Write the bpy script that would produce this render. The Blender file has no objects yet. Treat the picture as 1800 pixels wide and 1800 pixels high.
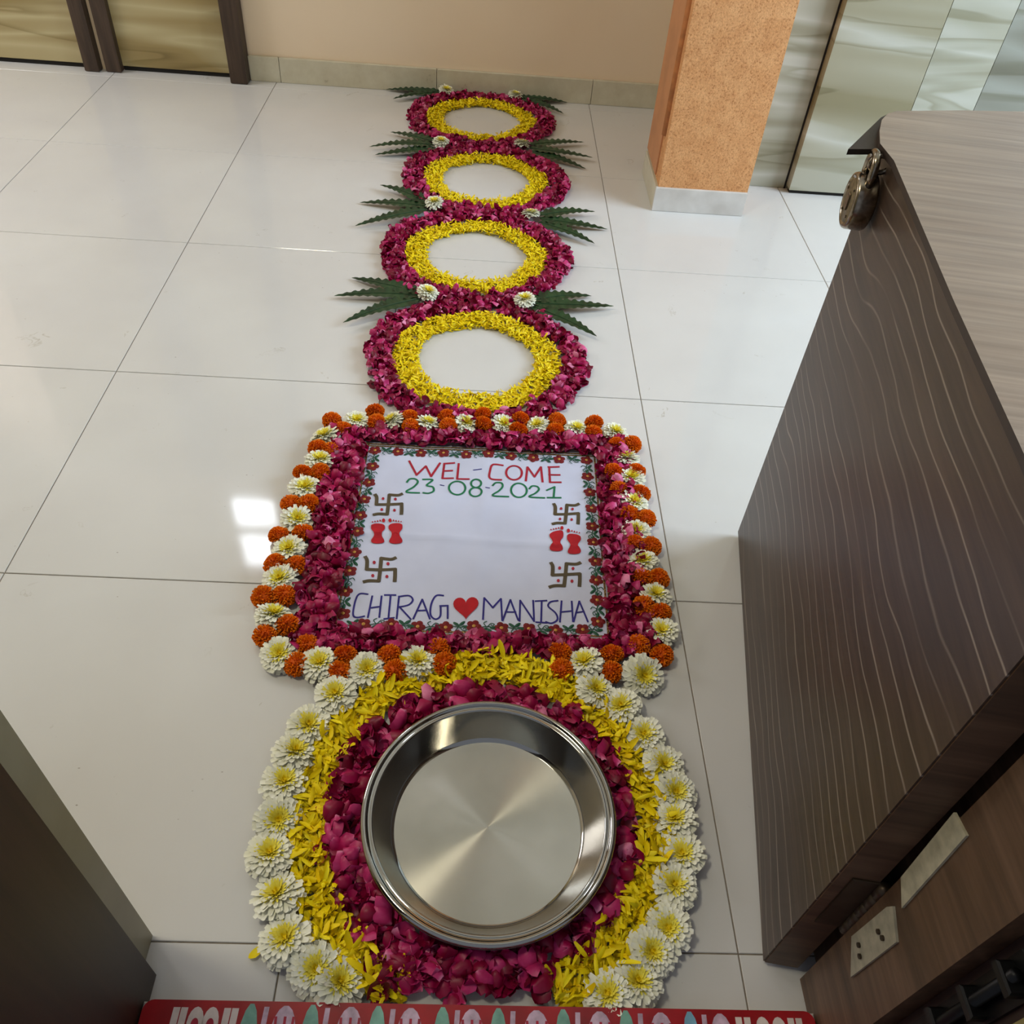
import bpy, math, random
import numpy as np
from mathutils import Matrix, Vector, Euler

random.seed(7); rng = np.random.default_rng(7)
S = bpy.context.scene
COL = S.collection

# ------------------------------------------------------------------ camera
FPX = 1484.02                       # focal length in pixels of the 1800 px frame
PITCH, ROLL, YAW = 0.787467, 0.0951960, 0.0685983
CAM = np.array([0.816841, -2.773641, 1.191241])
def cam_axes():
    cy, sy, cp, sp = math.cos(YAW), math.sin(YAW), math.cos(PITCH), math.sin(PITCH)
    fwd = np.array([sy*cp, cy*cp, -sp]); right = np.array([cy, -sy, 0.0]); up = np.cross(right, fwd)
    cr, sr = math.cos(ROLL), math.sin(ROLL)
    return cr*right + sr*up, -sr*right + cr*up, fwd
AR, AU, AF = cam_axes()
cd = bpy.data.cameras.new('camera'); cam = bpy.data.objects.new('camera', cd); COL.objects.link(cam)
cd.sensor_width = 36.0; cd.sensor_height = 36.0; cd.lens = 36.0*FPX/1800.0; cd.clip_start = 0.02
cam.matrix_world = Matrix(((AR[0], AU[0], -AF[0], CAM[0]), (AR[1], AU[1], -AF[1], CAM[1]), (AR[2], AU[2], -AF[2], CAM[2]), (0, 0, 0, 1)))
S.camera = cam
def at(px, py, z=0.0):
    """point of the place at height z that the photograph shows at (px, py)"""
    d = AF + (px-900.0)/FPX*AR - (py-900.0)/FPX*AU
    return CAM + (z-CAM[2])/d[2]*d

# ------------------------------------------------------------------ light
S.view_settings.view_transform = 'Standard'; S.view_settings.look = 'None'
S.view_settings.gamma = 1.0; S.view_settings.use_curve_mapping = False
S.view_settings.exposure = 0.33
S.cycles.max_bounces = 5; S.cycles.diffuse_bounces = 3; S.cycles.glossy_bounces = 3; S.cycles.caustics_reflective = False; S.cycles.caustics_refractive = False
S.cycles.use_adaptive_sampling = True; S.cycles.adaptive_threshold = 0.05
W = bpy.data.worlds.new('world'); S.world = W; W.use_nodes = True
W.node_tree.nodes['Background'].inputs[0].default_value = (0.80, 0.86, 1.0, 1)
W.node_tree.nodes['Background'].inputs[1].default_value = 0.25
def area(name, loc, target, sx, sy, power, col):
    l = bpy.data.lights.new(name, 'AREA'); l.shape = 'RECTANGLE'; l.size = sx; l.size_y = sy; l.energy = power; l.color = col
    o = bpy.data.objects.new(name, l); COL.objects.link(o); o.location = loc
    o.rotation_euler = (Vector(target)-Vector(loc)).to_track_quat('-Z', 'Y').to_euler()
    return o
area('window_daylight', (3.58, -1.10, 1.60), (0.5, -0.6, 0.3), 1.5, 1.4, 70, (0.70, 0.85, 1.0))
area('left_fill', (-1.93, -0.12, 1.42), (0.3, 0.2, 0.1), 1.1, 0.95, 24, (0.95, 0.95, 1.0))  # added fill from the left, the wall there has no window
area('entrance_lamp', (-0.36, -2.17, 2.98), (0.5, -1.9, 0.0), 0.45, 0.3, 18, (1.0, 0.92, 0.70))

# ------------------------------------------------------------------ materials
def lin(c):
    return tuple((v/255/12.92 if v/255 <= 0.04045 else ((v/255+0.055)/1.055)**2.4) for v in c) + (1.0,)
class NT:
    def __init__(s, name):
        s.m = bpy.data.materials.new(name); s.m.use_nodes = True; s.t = s.m.node_tree
        s.b = s.t.nodes['Principled BSDF']
    def n(s, typ, **kw):
        nd = s.t.nodes.new(typ)
        for k, v in kw.items():
            if k.startswith('_'): setattr(nd, k[1:], v)
            else: nd.inputs[k.replace('__', ' ')].default_value = v
        return nd
    def l(s, a, b): s.t.links.new(a, b)
    def ramp(s, fac, stops, interp='LINEAR'):
        r = s.n('ShaderNodeValToRGB'); r.color_ramp.interpolation = interp
        e = r.color_ramp.elements
        while len(e) < len(stops): e.new(0.5)
        for k, (p, c) in enumerate(stops): e[k].position = p; e[k].color = lin(c) if len(c) == 3 else c
        s.l(fac, r.inputs[0]); return r.outputs[0]
    def coord(s, which='Object', scale=(1, 1, 1), rot=(0, 0, 0)):
        t = s.n('ShaderNodeTexCoord'); mp = s.n('ShaderNodeMapping'); mp.inputs['Scale'].default_value = scale; mp.inputs['Rotation'].default_value = rot
        if which == 'World':
            g = s.n('ShaderNodeNewGeometry'); s.l(g.outputs['Position'], mp.inputs[0])
        else: s.l(t.outputs[which], mp.inputs[0])
        return mp.outputs[0]
    def noise(s, vec, scale, detail=3.0, rough=0.5, dist=0.0):
        nd = s.n('ShaderNodeTexNoise', Scale=scale, Detail=detail, Roughness=rough, Distortion=dist); s.l(vec, nd.inputs['Vector']); return nd.outputs[0]
    def mix(s, fac, a, b, mode='MIX'):
        nd = s.n('ShaderNodeMix', _data_type='RGBA', _blend_type=mode)
        for sock, v in ((nd.inputs[0], fac), (nd.inputs[6], a), (nd.inputs[7], b)):
            if isinstance(v, bpy.types.NodeSocket): s.l(v, sock)
            else: sock.default_value = v
        return nd.outputs[2]
    def bump(s, h, strength=0.3, dist=0.002):
        nd = s.n('ShaderNodeBump', Strength=strength, Distance=dist); s.l(h, nd.inputs['Height']); s.l(nd.outputs[0], s.b.inputs['Normal'])
    def col(s, c):
        if isinstance(c, bpy.types.NodeSocket): s.l(c, s.b.inputs['Base Color'])
        else: s.b.inputs['Base Color'].default_value = lin(c)
        return s
    def set(s, rough=0.5, metal=0.0, spec=0.5, **kw):
        s.b.inputs['Roughness'].default_value = rough; s.b.inputs['Metallic'].default_value = metal; s.b.inputs['Specular IOR Level'].default_value = spec
        for k, v in kw.items(): s.b.inputs[k.replace('__', ' ')].default_value = v
        return s

M = {}
def plain(key, c, rough=0.5, metal=0.0, spec=0.5, var=0.10, sc=60):
    t = NT(key); v = t.coord('Object'); n = t.noise(v, sc, 4)
    d = tuple(max(0, x*(1-var)) for x in c); h = tuple(min(255, x*(1+var)) for x in c)
    t.col(t.ramp(n, [(0.3, d), (0.7, h)])); t.set(rough, metal, spec); M[key] = t.m
plain('grout', (140, 128, 112), 0.9)
plain('bracket_black', (22, 22, 24), 0.4, 0.6)
plain('hinge_steel', (172, 166, 146), 0.45, 0.35)
plain('hinge_dark', (70, 58, 46), 0.45, 0.7)
plain('bare_wood', (176, 168, 142), 0.7)
plain('reveal_plaster', (150, 136, 84), 0.9, var=0.2, sc=30)
plain('dark_gap', (22, 18, 14), 0.8)  # black of the panel joint and of the shade in bottom gaps
plain('ceiling_paint', (236, 234, 226), 0.9, var=0.02)
plain('side_wall_paint', (222, 206, 180), 0.9, var=0.03, sc=6)
plain('mat_red', (158, 14, 26), 0.28, var=0.15, sc=20)
plain('print_white', (222, 206, 198), 0.35, var=0.06)
plain('print_lilac', (196, 168, 186), 0.35, var=0.16, sc=70)
plain('print_mint', (128, 178, 160), 0.35, var=0.14, sc=50)
plain('print_crimson', (170, 24, 56), 0.35, var=0.12)
plain('print_blue', (120, 168, 190), 0.35, var=0.1)
plain('ink_red', (164, 14, 44), 0.6, var=0.06)
plain('ink_green', (4, 108, 68), 0.6, var=0.06)
plain('ink_blue', (26, 18, 118), 0.6, var=0.08)
plain('ink_bronze', (78, 66, 44), 0.5, var=0.08)
plain('felt_red', (176, 12, 28), 0.85, var=0.06)
plain('thread_red', (112, 8, 14), 0.8, var=0.15, sc=300)
plain('thread_gold', (206, 150, 60), 0.45, var=0.1)
plain('thread_green', (8, 74, 50), 0.6, var=0.12, sc=300)
plain('leaf_green', (30, 58, 32), 0.4, var=0.25, sc=40)
plain('leaf_rib', (40, 72, 40), 0.45)
plain('edge_dark', (46, 34, 28), 0.5)

def mat_tile():
    t = NT('floor_tile_glaze'); v = t.coord('World')
    n1 = t.noise(v, 2.2, 4, 0.55); n2 = t.noise(v, 14, 5, 0.6, 0.8)
    base = t.ramp(n1, [(0.3, (213, 211, 209)), (0.7, (221, 220, 218))])
    vein = t.ramp(n2, [(0.0, (1, 1, 1, 1)), (0.300, (1, 1, 1, 1)), (0.312, (.62, .57, .48, 1)), (0.324, (1, 1, 1, 1))])
    n3 = t.noise(v, 5.0, 2); mask = t.ramp(n3, [(0.42, (0, 0, 0, 1)), (0.60, (.75, .75, .75, 1))])
    c = t.mix(mask, base, t.mix(1.0, base, vein, 'MULTIPLY'))
    vs = t.coord('World', (1, 1.6, 1)); vo = t.n('ShaderNodeTexVoronoi', Scale=26.0); t.l(vs, vo.inputs['Vector'])
    speck = t.ramp(vo.outputs['Distance'], [(0.030, (.38, .33, .28, 1)), (0.055, (1, 1, 1, 1))])
    n4 = t.noise(v, 3.3, 2); m2 = t.ramp(n4, [(0.50, (0, 0, 0, 1)), (0.62, (.8, .8, .8, 1))])
    c = t.mix(m2, c, t.mix(1.0, c, speck, 'MULTIPLY'))
    t.col(c); t.set(0.07, 0, 0.5); M['tile'] = t.m
mat_tile()

def mat_wood(key, cols, line=None, axis=1, amount=0.8, rough=0.4):
    """dark laminate; the grain runs along one local axis"""
    t = NT(key)
    sc = [9.0, 9.0, 9.0]; sc[axis] = 0.8
    v = t.coord('Object', tuple(sc)); g = t.noise(v, 3.0, 6, 0.6, 0.6)
    c = t.ramp(g, [(0.25, cols[0]), (0.5, cols[1]), (0.75, cols[2])])
    sc2 = [90.0, 90.0, 90.0]; sc2[axis] = 3.0
    v2 = t.coord('Object', tuple(sc2)); f = t.noise(v2, 1.5, 3)
    c = t.mix(0.55, c, t.mix(1.0, c, t.ramp(f, [(0.3, (.6, .6, .6, 1)), (0.7, (1.25, 1.25, 1.25, 1))]), 'MULTIPLY'))
    if line:
        # pale cerused lines: bands across the grain, bent by noise
        tc = t.n('ShaderNodeTexCoord'); sp = t.n('ShaderNodeSeparateXYZ'); t.l(tc.outputs['Object'], sp.inputs[0])
        vv = t.coord('Object', (1.0, 2.2, 4.0)); w = t.noise(vv, 1.0, 2.5, 0.45)
        mu = t.n('ShaderNodeMath', _operation='MULTIPLY'); t.l(w, mu.inputs[0]); mu.inputs[1].default_value = 0.12
        ad = t.n('ShaderNodeMath', _operation='ADD'); t.l(sp.outputs[2], ad.inputs[0]); t.l(mu.outputs[0], ad.inputs[1])
        m2 = t.n('ShaderNodeMath', _operation='MULTIPLY'); t.l(ad.outputs[0], m2.inputs[0]); m2.inputs[1].default_value = 34.0
        fr = t.n('ShaderNodeMath', _operation='FRACT'); t.l(m2.outputs[0], fr.inputs[0])
        ln = t.ramp(fr.outputs[0], [(0.0, (0, 0, 0, 1)), (0.43, (0, 0, 0, 1)), (0.5, (1, 1, 1, 1)), (0.57, (0, 0, 0, 1)), (1.0, (0, 0, 0, 1))])
        br = t.noise(t.coord('Object', (3, 1.6, 9)), 1.6, 3); ms = t.ramp(br, [(0.36, (0, 0, 0, 1)), (0.56, (amount, amount, amount, 1))])
        fac = t.mix(1.0, ln, ms, 'MULTIPLY')
        c = t.mix(fac, c, lin(line))
    t.col(c); t.set(rough, 0, 0.45); t.bump(f, 0.12, 0.001); M[key] = t.m
mat_wood('wood_leaf', [(54, 39, 29), (66, 50, 39), (78, 60, 47)], (168, 154, 140), 1, 0.7, 0.38)
mat_wood('wood_edge', [(54, 36, 24), (84, 60, 42), (104, 78, 58)], None, 0, rough=0.5)
mat_wood('wood_jamb', [(66, 46, 32), (94, 69, 50), (120, 92, 72)], None, 1, rough=0.45)
mat_wood('wood_jamb_dark', [(32, 18, 10), (46, 29, 18), (56, 37, 24)], None, 2, rough=0.45)
mat_wood('wood_frame', [(44, 32, 24), (66, 50, 38), (84, 66, 52)], None, 2, rough=0.5)
mat_wood('wood_pale', [(146, 127, 112), (158, 140, 125), (166, 149, 135)], None, 0, rough=0.35)

def mat_marble(key, cols, seed):
    t = NT(key); v = t.coord('World', (0.42, 0.42, 3.4), (0, 0.10, 0)); 
    mp = t.n('ShaderNodeMapping'); mp.inputs['Location'].default_value = (seed*3.1, seed*1.7, seed*0.63); t.l(v, mp.inputs[0]); v = mp.outputs[0]
    a = t.noise(v, 1.5, 2, 0.4, 0.7); b = t.noise(v, 2.4, 2.5, 0.45, 0.7)
    c = t.ramp(a, [(0.28, cols[0]), (0.42, cols[1]), (0.5, cols[2]), (0.6, cols[1]), (0.74, cols[0])])
    d = t.ramp(b, [(0.43, (1, 1, 1, 1)), (0.495, (.66, .64, .54, 1)), (0.512, (1, 1, 1, 1)), (0.62, (1.06, 1.06, 1.08, 1))])
    c = t.mix(0.8, c, t.mix(1.0, c, d, 'MULTIPLY'))
    t.col(c); t.set(0.25, 0, 0.5); M[key] = t.m
mat_marble('marble_tan', [(132, 110, 66), (158, 138, 90), (190, 176, 134)], 1.0)
mat_marble('marble_pale', [(132, 128, 104), (160, 158, 138), (194, 195, 184)], 2.3)
mat_marble('marble_pale_two', [(138, 130, 100), (160, 155, 132), (192, 192, 180)], 4.1)
mat_marble('marble_grey', [(112, 110, 98), (132, 132, 120), (152, 154, 144)], 5.7)

def mat_wall():
    t = NT('wall_peach_paint'); v = t.coord('World'); a = t.noise(v, 1.3, 3); b = t.noise(v, 9, 5, 0.7)
    c = t.ramp(a, [(0.3, (238, 214, 184)), (0.7, (244, 224, 198))])
    s = t.ramp(b, [(0.24, (.72, .64, .55, 1)), (0.31, (1, 1, 1, 1))])
    t.col(t.mix(0.8, c, t.mix(1.0, c, s, 'MULTIPLY'))); t.set(0.75, 0, 0.3); M['wall'] = t.m
    t = NT('skirting_tile_stone'); v = t.coord('World'); b = t.noise(v, 18, 5, 0.65)
    t.col(t.ramp(b, [(0.22, (140, 130, 104)), (0.34, (200, 192, 168)), (0.7, (212, 206, 184))])); t.set(0.3); M['skirting'] = t.m
    t = NT('skirting_tile_lit_white'); v = t.coord('World'); b = t.noise(v, 12, 4)
    t.col(t.ramp(b, [(0.25, (196, 190, 184)), (0.6, (220, 216, 212))])); t.set(0.3); M['skirting_lit_white'] = t.m  # whiter skirting for the lit pillar front, shared by the door threshold
    t = NT('pillar_orange_texture'); v = t.coord('World', (1, 1, 1)); a = t.noise(v, 190, 4, 0.7); b = t.noise(v, 22, 4, 0.6); c0 = t.noise(v, 3, 2)
    base = t.ramp(b, [(0.3, (216, 154, 100)), (0.7, (232, 174, 120))])
    sp = t.ramp(a, [(0.34, (.60, .46, .34, 1)), (0.44, (.92, .9, .88, 1)), (0.56, (1, 1, 1, 1)), (0.70, (1.14, 1.14, 1.12, 1))])
    t.col(t.mix(1.0, base, sp, 'MULTIPLY')); t.set(0.7, 0, 0.3); t.bump(a, 0.6, 0.003); M['pillar'] = t.m
    plain('pillar_bead', (186, 118, 66), 0.7, var=0.1, sc=40)
    plain('pillar_side', (196, 136, 92), 0.6, var=0.05, sc=12)
mat_wall()
def mat_strip():
    t = NT('wall_end_tile'); v = t.coord('World'); b = t.noise(v, 7, 4)
    t.col(t.ramp(b, [(0.3, (118, 110, 86)), (0.7, (140, 132, 106))])); t.set(0.35); M['wall_end'] = t.m
mat_strip()

def mat_cloth():
    t = NT('cotton_cloth_white'); v = t.coord('World'); a = t.noise(v, 10, 3); f = t.noise(t.coord('World', (1, 1, 1)), 900, 2)
    t.col(t.ramp(a, [(0.3, (198, 201, 222)), (0.7, (208, 211, 232))])); t.set(0.85, 0, 0.2); t.bump(f, 0.15, 0.0005); M['cloth'] = t.m
    t = NT('gold_braid'); v = t.coord('World'); vo = t.n('ShaderNodeTexVoronoi', Scale=420.0); t.l(v, vo.inputs['Vector'])
    t.col(t.ramp(vo.outputs['Distance'], [(0.1, (206, 178, 112)), (0.5, (120, 88, 46)), (0.9, (70, 46, 26))])); t.set(0.5, 0.3); M['braid'] = t.m
mat_cloth()

def mat_tone(key, stops, rough, spec=0.4, sheen=0.0, trans=0.0):
    t = NT(key); a = t.n('ShaderNodeAttribute', _attribute_name='tone'); 
    v = t.coord('Object'); n = t.noise(v, 180, 3)
    ad = t.n('ShaderNodeMath', _operation='MULTIPLY_ADD'); t.l(n, ad.inputs[0]); ad.inputs[1].default_value = 0.16; t.l(a.outputs['Fac'], ad.inputs[2])
    sb = t.n('ShaderNodeMath', _operation='SUBTRACT'); t.l(ad.outputs[0], sb.inputs[0]); sb.inputs[1].default_value = 0.08
    t.col(t.ramp(sb.outputs[0], stops)); t.set(rough, 0, spec); M[key] = t.m
mat_tone('rose', [(0.0, (94, 0, 28)), (0.35, (140, 4, 54)), (0.65, (174, 16, 84)), (0.85, (206, 62, 124)), (1.0, (234, 140, 178))], 0.42, 0.35)
mat_tone('yellow', [(0.0, (244, 204, 0)), (0.35, (255, 226, 4)), (0.8, (255, 236, 30)), (1.0, (255, 243, 110))], 0.55, 0.3)
mat_tone('marigold', [(0.0, (206, 84, 0)), (0.4, (240, 116, 4)), (0.8, (250, 140, 14)), (1.0, (255, 168, 40))], 0.6, 0.25)
mat_tone('mum_white', [(0.0, (226, 228, 150)), (0.4, (248, 246, 208)), (1.0, (254, 253, 242))], 0.6, 0.25)
mat_tone('mum_yellow', [(0.0, (210, 172, 0)), (0.5, (248, 224, 24)), (1.0, (252, 242, 110))], 0.6, 0.25)
def mat_steel():
    t = NT('steel_polished'); n = t.noise(t.coord('Object'), 30, 3)
    t.col((168, 166, 161)); t.set(0.07, 1.0); M['steel'] = t.m
    t = NT('steel_brushed')
    v = t.coord('Object', (60, 900, 1), (0, 0, 0.9)); s = t.noise(v, 1.0, 3, 0.6); s2 = t.noise(t.coord('Object'), 9, 3)
    t.col(t.ramp(s2, [(0.3, (178, 175, 164)), (0.7, (198, 194, 184))]))
    t.set(0.22, 1.0, Anisotropic=0.94, Anisotropic__Rotation=0.25)
    tg = t.n('ShaderNodeTangent'); tg.direction_type = 'RADIAL'; tg.axis = 'Z'; t.l(tg.outputs[0], t.b.inputs['Tangent'])
    t.bump(s, 0.10, 0.0006); M['brushed'] = t.m
    t = NT('padlock_metal'); n = t.noise(t.coord('Object'), 120, 4)
    t.col(t.ramp(n, [(0.3, (112, 102, 88)), (0.7, (168, 158, 142))])); t.set(0.2, 1.0); M['lock'] = t.m
    t = NT('padlock_face'); n = t.noise(t.coord('Object'), 160, 5)
    t.col(t.ramp(n, [(0.3, (96, 84, 62)), (0.7, (140, 126, 98))])); t.set(0.45, 0.7); M['lock_face'] = t.m
    t = NT('sky_pane_glass'); t.col((220, 226, 236)); t.set(0.4); t.b.inputs['Emission Color'].default_value = (0.86, 0.92, 1.0, 1); t.b.inputs['Emission Strength'].default_value = 16.0; M['sky_pane'] = t.m
mat_steel()

# ------------------------------------------------------------------ mesh helpers
def mesh(name, verts, faces, mats, midx=None, smooth=False, tone=None):
    me = bpy.data.meshes.new(name); me.from_pydata([tuple(map(float, v)) for v in verts], [], [tuple(f) for f in faces])
    for m in (mats if isinstance(mats, (list, tuple)) else [mats]): me.materials.append(M[m])
    if midx is not None: me.polygons.foreach_set('material_index', midx)
    if smooth: me.polygons.foreach_set('use_smooth', [True]*len(me.polygons))
    if tone is not None:
        at_ = me.attributes.new('tone', 'FLOAT', 'POINT'); at_.data.foreach_set('value', [float(x) for x in tone])
    me.update(); return me
def link(name, data, parent=None, loc=(0, 0, 0), rot=(0, 0, 0), scale=None):
    o = bpy.data.objects.new(name, data); COL.objects.link(o); o.location = tuple(map(float, loc)); o.rotation_euler = rot
    if scale is not None: o.scale = (scale,)*3 if not hasattr(scale, '__len__') else scale
    if parent is not None: o.parent = parent
    return o
def tag(o, label=None, cat=None, group=None, kind=None):
    if label:
        n = len(label.split()); assert 4 <= n <= 16, (n, label)
        o['label'] = label
    if cat: o['category'] = cat
    if group: o['group'] = group
    if kind: o['kind'] = kind
    return o
class MB:
    def __init__(s): s.v = []; s.f = []; s.mi = []; s.t = []
    def add(s, v, f, mi=0, tone=None):
        b = len(s.v); s.v += [tuple(p) for p in v]; s.f += [tuple(i+b for i in q) for q in f]; s.mi += [mi]*len(f)
        s.t += list(tone) if tone is not None else [0.5]*len(v)
    def box(s, x0, x1, y0, y1, z0, z1, bev=0.0, mi=0):
        if bev <= 0:
            v = [(x, y, z) for z in (z0, z1) for y in (y0, y1) for x in (x0, x1)]
            s.add(v, [(0, 2, 3, 1), (4, 5, 7, 6), (0, 1, 5, 4), (2, 6, 7, 3), (0, 4, 6, 2), (1, 3, 7, 5)], mi); return
        b = bev
        def ring(x0, x1, y0, y1, z): return [(x0, y0, z), (x1, y0, z), (x1, y1, z), (x0, y1, z)]
        L = [ring(x0+b, x1-b, y0+b, y1-b, z0), ring(x0, x1, y0, y1, z0+b), ring(x0, x1, y0, y1, z1-b), ring(x0+b, x1-b, y0+b, y1-b, z1)]
        v = sum(L, []); f = [(3, 2, 1, 0), (12, 13, 14, 15)]
        for k in range(3):
            for i in range(4): j = (i+1) % 4; f.append((k*4+i, k*4+j, k*4+4+j, k*4+4+i))
        s.add(v, f, mi)
    def prism(s, poly, z0, z1, mi=0, mside=None):
        n = len(poly); v = [(p[0], p[1], z0) for p in poly]+[(p[0], p[1], z1) for p in poly]
        a = sum(poly[i][0]*poly[(i+1) % n][1]-poly[(i+1) % n][0]*poly[i][1] for i in range(n))
        idx = list(range(n)) if a > 0 else list(range(n))[::-1]
        s.add(v, [tuple(i+n for i in idx), tuple(idx[::-1])], mi)
        b = len(s.v)-2*n
        for k in range(n):
            i, j = idx[k], idx[(k+1) % n]; s.f.append((b+i, b+j, b+n+j, b+n+i)); s.mi.append(mi if mside is None else mside)
    def tube(s, pts, r, n=10, mi=0, closed=False, caps=True):
        pts = [np.array(p, float) for p in pts]; N = len(pts); rr = r if hasattr(r, '__len__') else [r]*N
        prev = None; V = []
        for i, p in enumerate(pts):
            t = (pts[(i+1) % N]-pts[i-1]) if closed else (pts[min(i+1, N-1)]-pts[max(i-1, 0)]); t /= np.linalg.norm(t)
            if prev is None:
                a = np.cross(t, (0, 0, 1.0)); a = np.cross(t, (1.0, 0, 0)) if np.linalg.norm(a) < 1e-3 else a
            else: a = prev - t*np.dot(prev, t)
            a /= np.linalg.norm(a); prev = a; b = np.cross(t, a)
            V += [p+rr[i]*(math.cos(2*math.pi*k/n)*a+math.sin(2*math.pi*k/n)*b) for k in range(n)]
        F = []
        for i in range(N if closed else N-1):
            j = (i+1) % N
            for k in range(n): F.append((i*n+k, i*n+(k+1) % n, j*n+(k+1) % n, j*n+k))
        if caps and not closed: F.append(tuple(range(n))[::-1]); F.append(tuple((N-1)*n+k for k in range(n)))
        s.add(V, F, mi)
    def lathe(s, prof, n=64, mi=0):
        V = [(r*math.cos(2*math.pi*k/n), r*math.sin(2*math.pi*k/n), z) for r, z in prof for k in range(n)]
        F = [(i*n+k, i*n+(k+1) % n, (i+1)*n+(k+1) % n, (i+1)*n+k) for i in range(len(prof)-1) for k in range(n)]
        s.add(V, F, mi)
    def build(s, name, mats, parent=None, loc=(0, 0, 0), rot=(0, 0, 0), smooth=False, tone=False):
        return link(name, mesh(name, s.v, s.f, mats, s.mi, smooth, s.t if tone else None), parent, loc, rot)
def empty(name, loc, rot=(0, 0, 0), parent=None): return link(name, None, parent, loc, rot)
ORD = ['first', 'second', 'third', 'fourth', 'fifth', 'sixth', 'seventh', 'eighth', 'ninth', 'tenth', 'eleventh', 'twelfth', 'thirteenth', 'fourteenth', 'fifteenth']

# ------------------------------------------------------------------ room shell
T = 0.6; G = 0.0010
b = MB(); b.box(-2.0, 3.70, -3.4, 0.80, -0.05, -0.0022)
floor = tag(b.build('floor', 'grout'), 'grey grout bed of the glossy cream tile floor', None, None, 'structure')
tile_me = {}
def tile(x0, x1, y0, y1):
    k = (round(x1-x0, 4), round(y1-y0, 4))
    if k not in tile_me:
        m = MB(); m.box(-(k[0])/2+G, k[0]/2-G, -(k[1])/2+G, k[1]/2-G, -0.009, 0.0, 0.0008); tile_me[k] = mesh('tile', m.v, m.f, 'tile')
    link('tile', tile_me[k], floor, ((x0+x1)/2, (y0+y1)/2, 0))
for i in range(-3, 6):
    for j in range(0, 6): tile(i*T, (i+1)*T, -j*T, -j*T+T) if j else tile(i*T, (i+1)*T, 0, T)
    tile(i*T, (i+1)*T, -3.0-0.0, -2.4) if False else tile(i*T, (i+1)*T, -3.6, -3.0)
    tile(i*T, (i+1)*T, T, T+0.10)

WY = 0.672
b = MB()
for x0, x1, z0, z1 in [(-2.0, -1.36, 0, 3.1), (-1.36, -0.702, 2.08, 3.1), (-0.702, -0.575, 0, 3.1), (-0.575, -0.10, 2.08, 2.24), (-0.575, -0.10, 2.92, 3.1), (-0.30, -0.10, 2.24, 2.92), (-0.10, 1.75, 0, 3.1)]:
    b.box(x0, x1, WY, WY+0.13, z0, z1)
tag(b.build('wall_back', 'wall'), 'peach painted back wall between doors and orange pillar', None, None, 'structure')
# narrow window over the second door
win = tag(empty('window_1', (-0.46, WY, 2.24)), 'narrow bright ventilator window above the marble laminate door', None, None, 'structure')
for z0, z1 in ((0.04, 0.28), (0.34, 0.64)):
    m = MB(); m.box(-0.10, 0.145, 0.03, 0.036, z0, z1); m.build('pane', 'sky_pane', win)
m = MB()
m.box(-0.115, 0.16, 0.0, 0.06, 0.0, 0.04, 0.003); m.box(-0.115, 0.16, 0.0, 0.06, 0.28, 0.34, 0.003); m.box(-0.115, 0.16, 0.0, 0.06, 0.64, 0.68, 0.003)
m.box(-0.115, -0.10, 0.0, 0.06, 0.04, 0.64); m.box(0.145, 0.16, 0.0, 0.06, 0.04, 0.64)
m.build('window_frame', 'wood_frame', win)

def room_door(name, x0, x1, posts, label):
    d = tag(empty(name, ((x0+x1)/2, WY, 0)), label, None, None, 'structure'); cx = (x0+x1)/2
    m = MB(); m.box(x0-cx, x1-cx, -0.002, 0.034, 0.016, 2.05, 0.002); m.build('door_panel', 'marble_tan', d)
    m = MB(); m.box(x0-cx, x1-cx, 0.006, 0.05, 0.0, 0.013); m.build('gap_strip', 'dark_gap', d)  # dark strip added for the shade in the gap under the door
    for a, c, yf in posts:
        m = MB(); m.box(a-cx, c-cx, yf-WY, 0.06, 0, 2.08, 0.004); m.build('frame_post', 'wood_frame', d)
room_door('door_1', -1.35, -0.704, [(-0.704, -0.652, 0.632)], 'marble laminate door with dark post at the top left corner')
room_door('door_2', -0.573, -0.160, [(-0.628, -0.573, 0.640), (-0.160, -0.097, 0.610)], 'narrow marble laminate door between two dark wooden posts')

bb = tag(empty('baseboard_back', (0.6, WY, 0)), 'low stone skirting tiles along the peach back wall', None, None, 'structure')
for x0, x1 in ((-0.097, 0.018), (0.018, 0.61), (0.61, 1.205), (1.205, 1.60)):
    m = MB(); m.box(x0-0.6+0.001, x1-0.6-0.001, -0.014, 0.0, 0.0, 0.088, 0.0015); m.build('skirting_tile', 'skirting', bb)

PX0, PX1, PY0, PY1 = 1.342, 1.630, -0.222, 0.060
pil = tag(empty('pillar', ((PX0+PX1)/2, (PY0+PY1)/2, 0)), 'square textured orange pillar with pale skirting in front of wall', None, None, 'structure')
ox, oy = (PX0+PX1)/2, (PY0+PY1)/2
m = MB(); m.box(PX0-ox+0.008, PX1-ox, PY0-oy+0.008, PY1-oy, 0, 3.1, 0.004)
m.build('shaft', ['pillar'], pil)
m = MB(); m.box(PX0-ox+0.003, PX0-ox+0.009, PY0-oy+0.075, PY1-oy, 0.084, 3.09); m.build('side_plaster', 'pillar_side', pil)
m = MB(); m.tube([(PX0-ox+0.008, PY0-oy+0.055, z) for z in np.linspace(0.215, 3.08, 9)], 0.012, 10); m.build('corner_bead', 'pillar_bead', pil, smooth=True)
m = MB(); m.box(PX0-ox, PX1-ox, PY0-oy, PY0-oy+0.012, 0, 0.075, 0.0015); m.build('skirting_tile', 'skirting_lit_white', pil)  # front tile made whiter, the light on this face is in its colour
m = MB(); m.box(PX0-ox, PX0-ox+0.012, PY0-oy+0.0125, PY1-oy, 0, 0.075, 0.0015); m.build('skirting_tile', 'skirting', pil)

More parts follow.
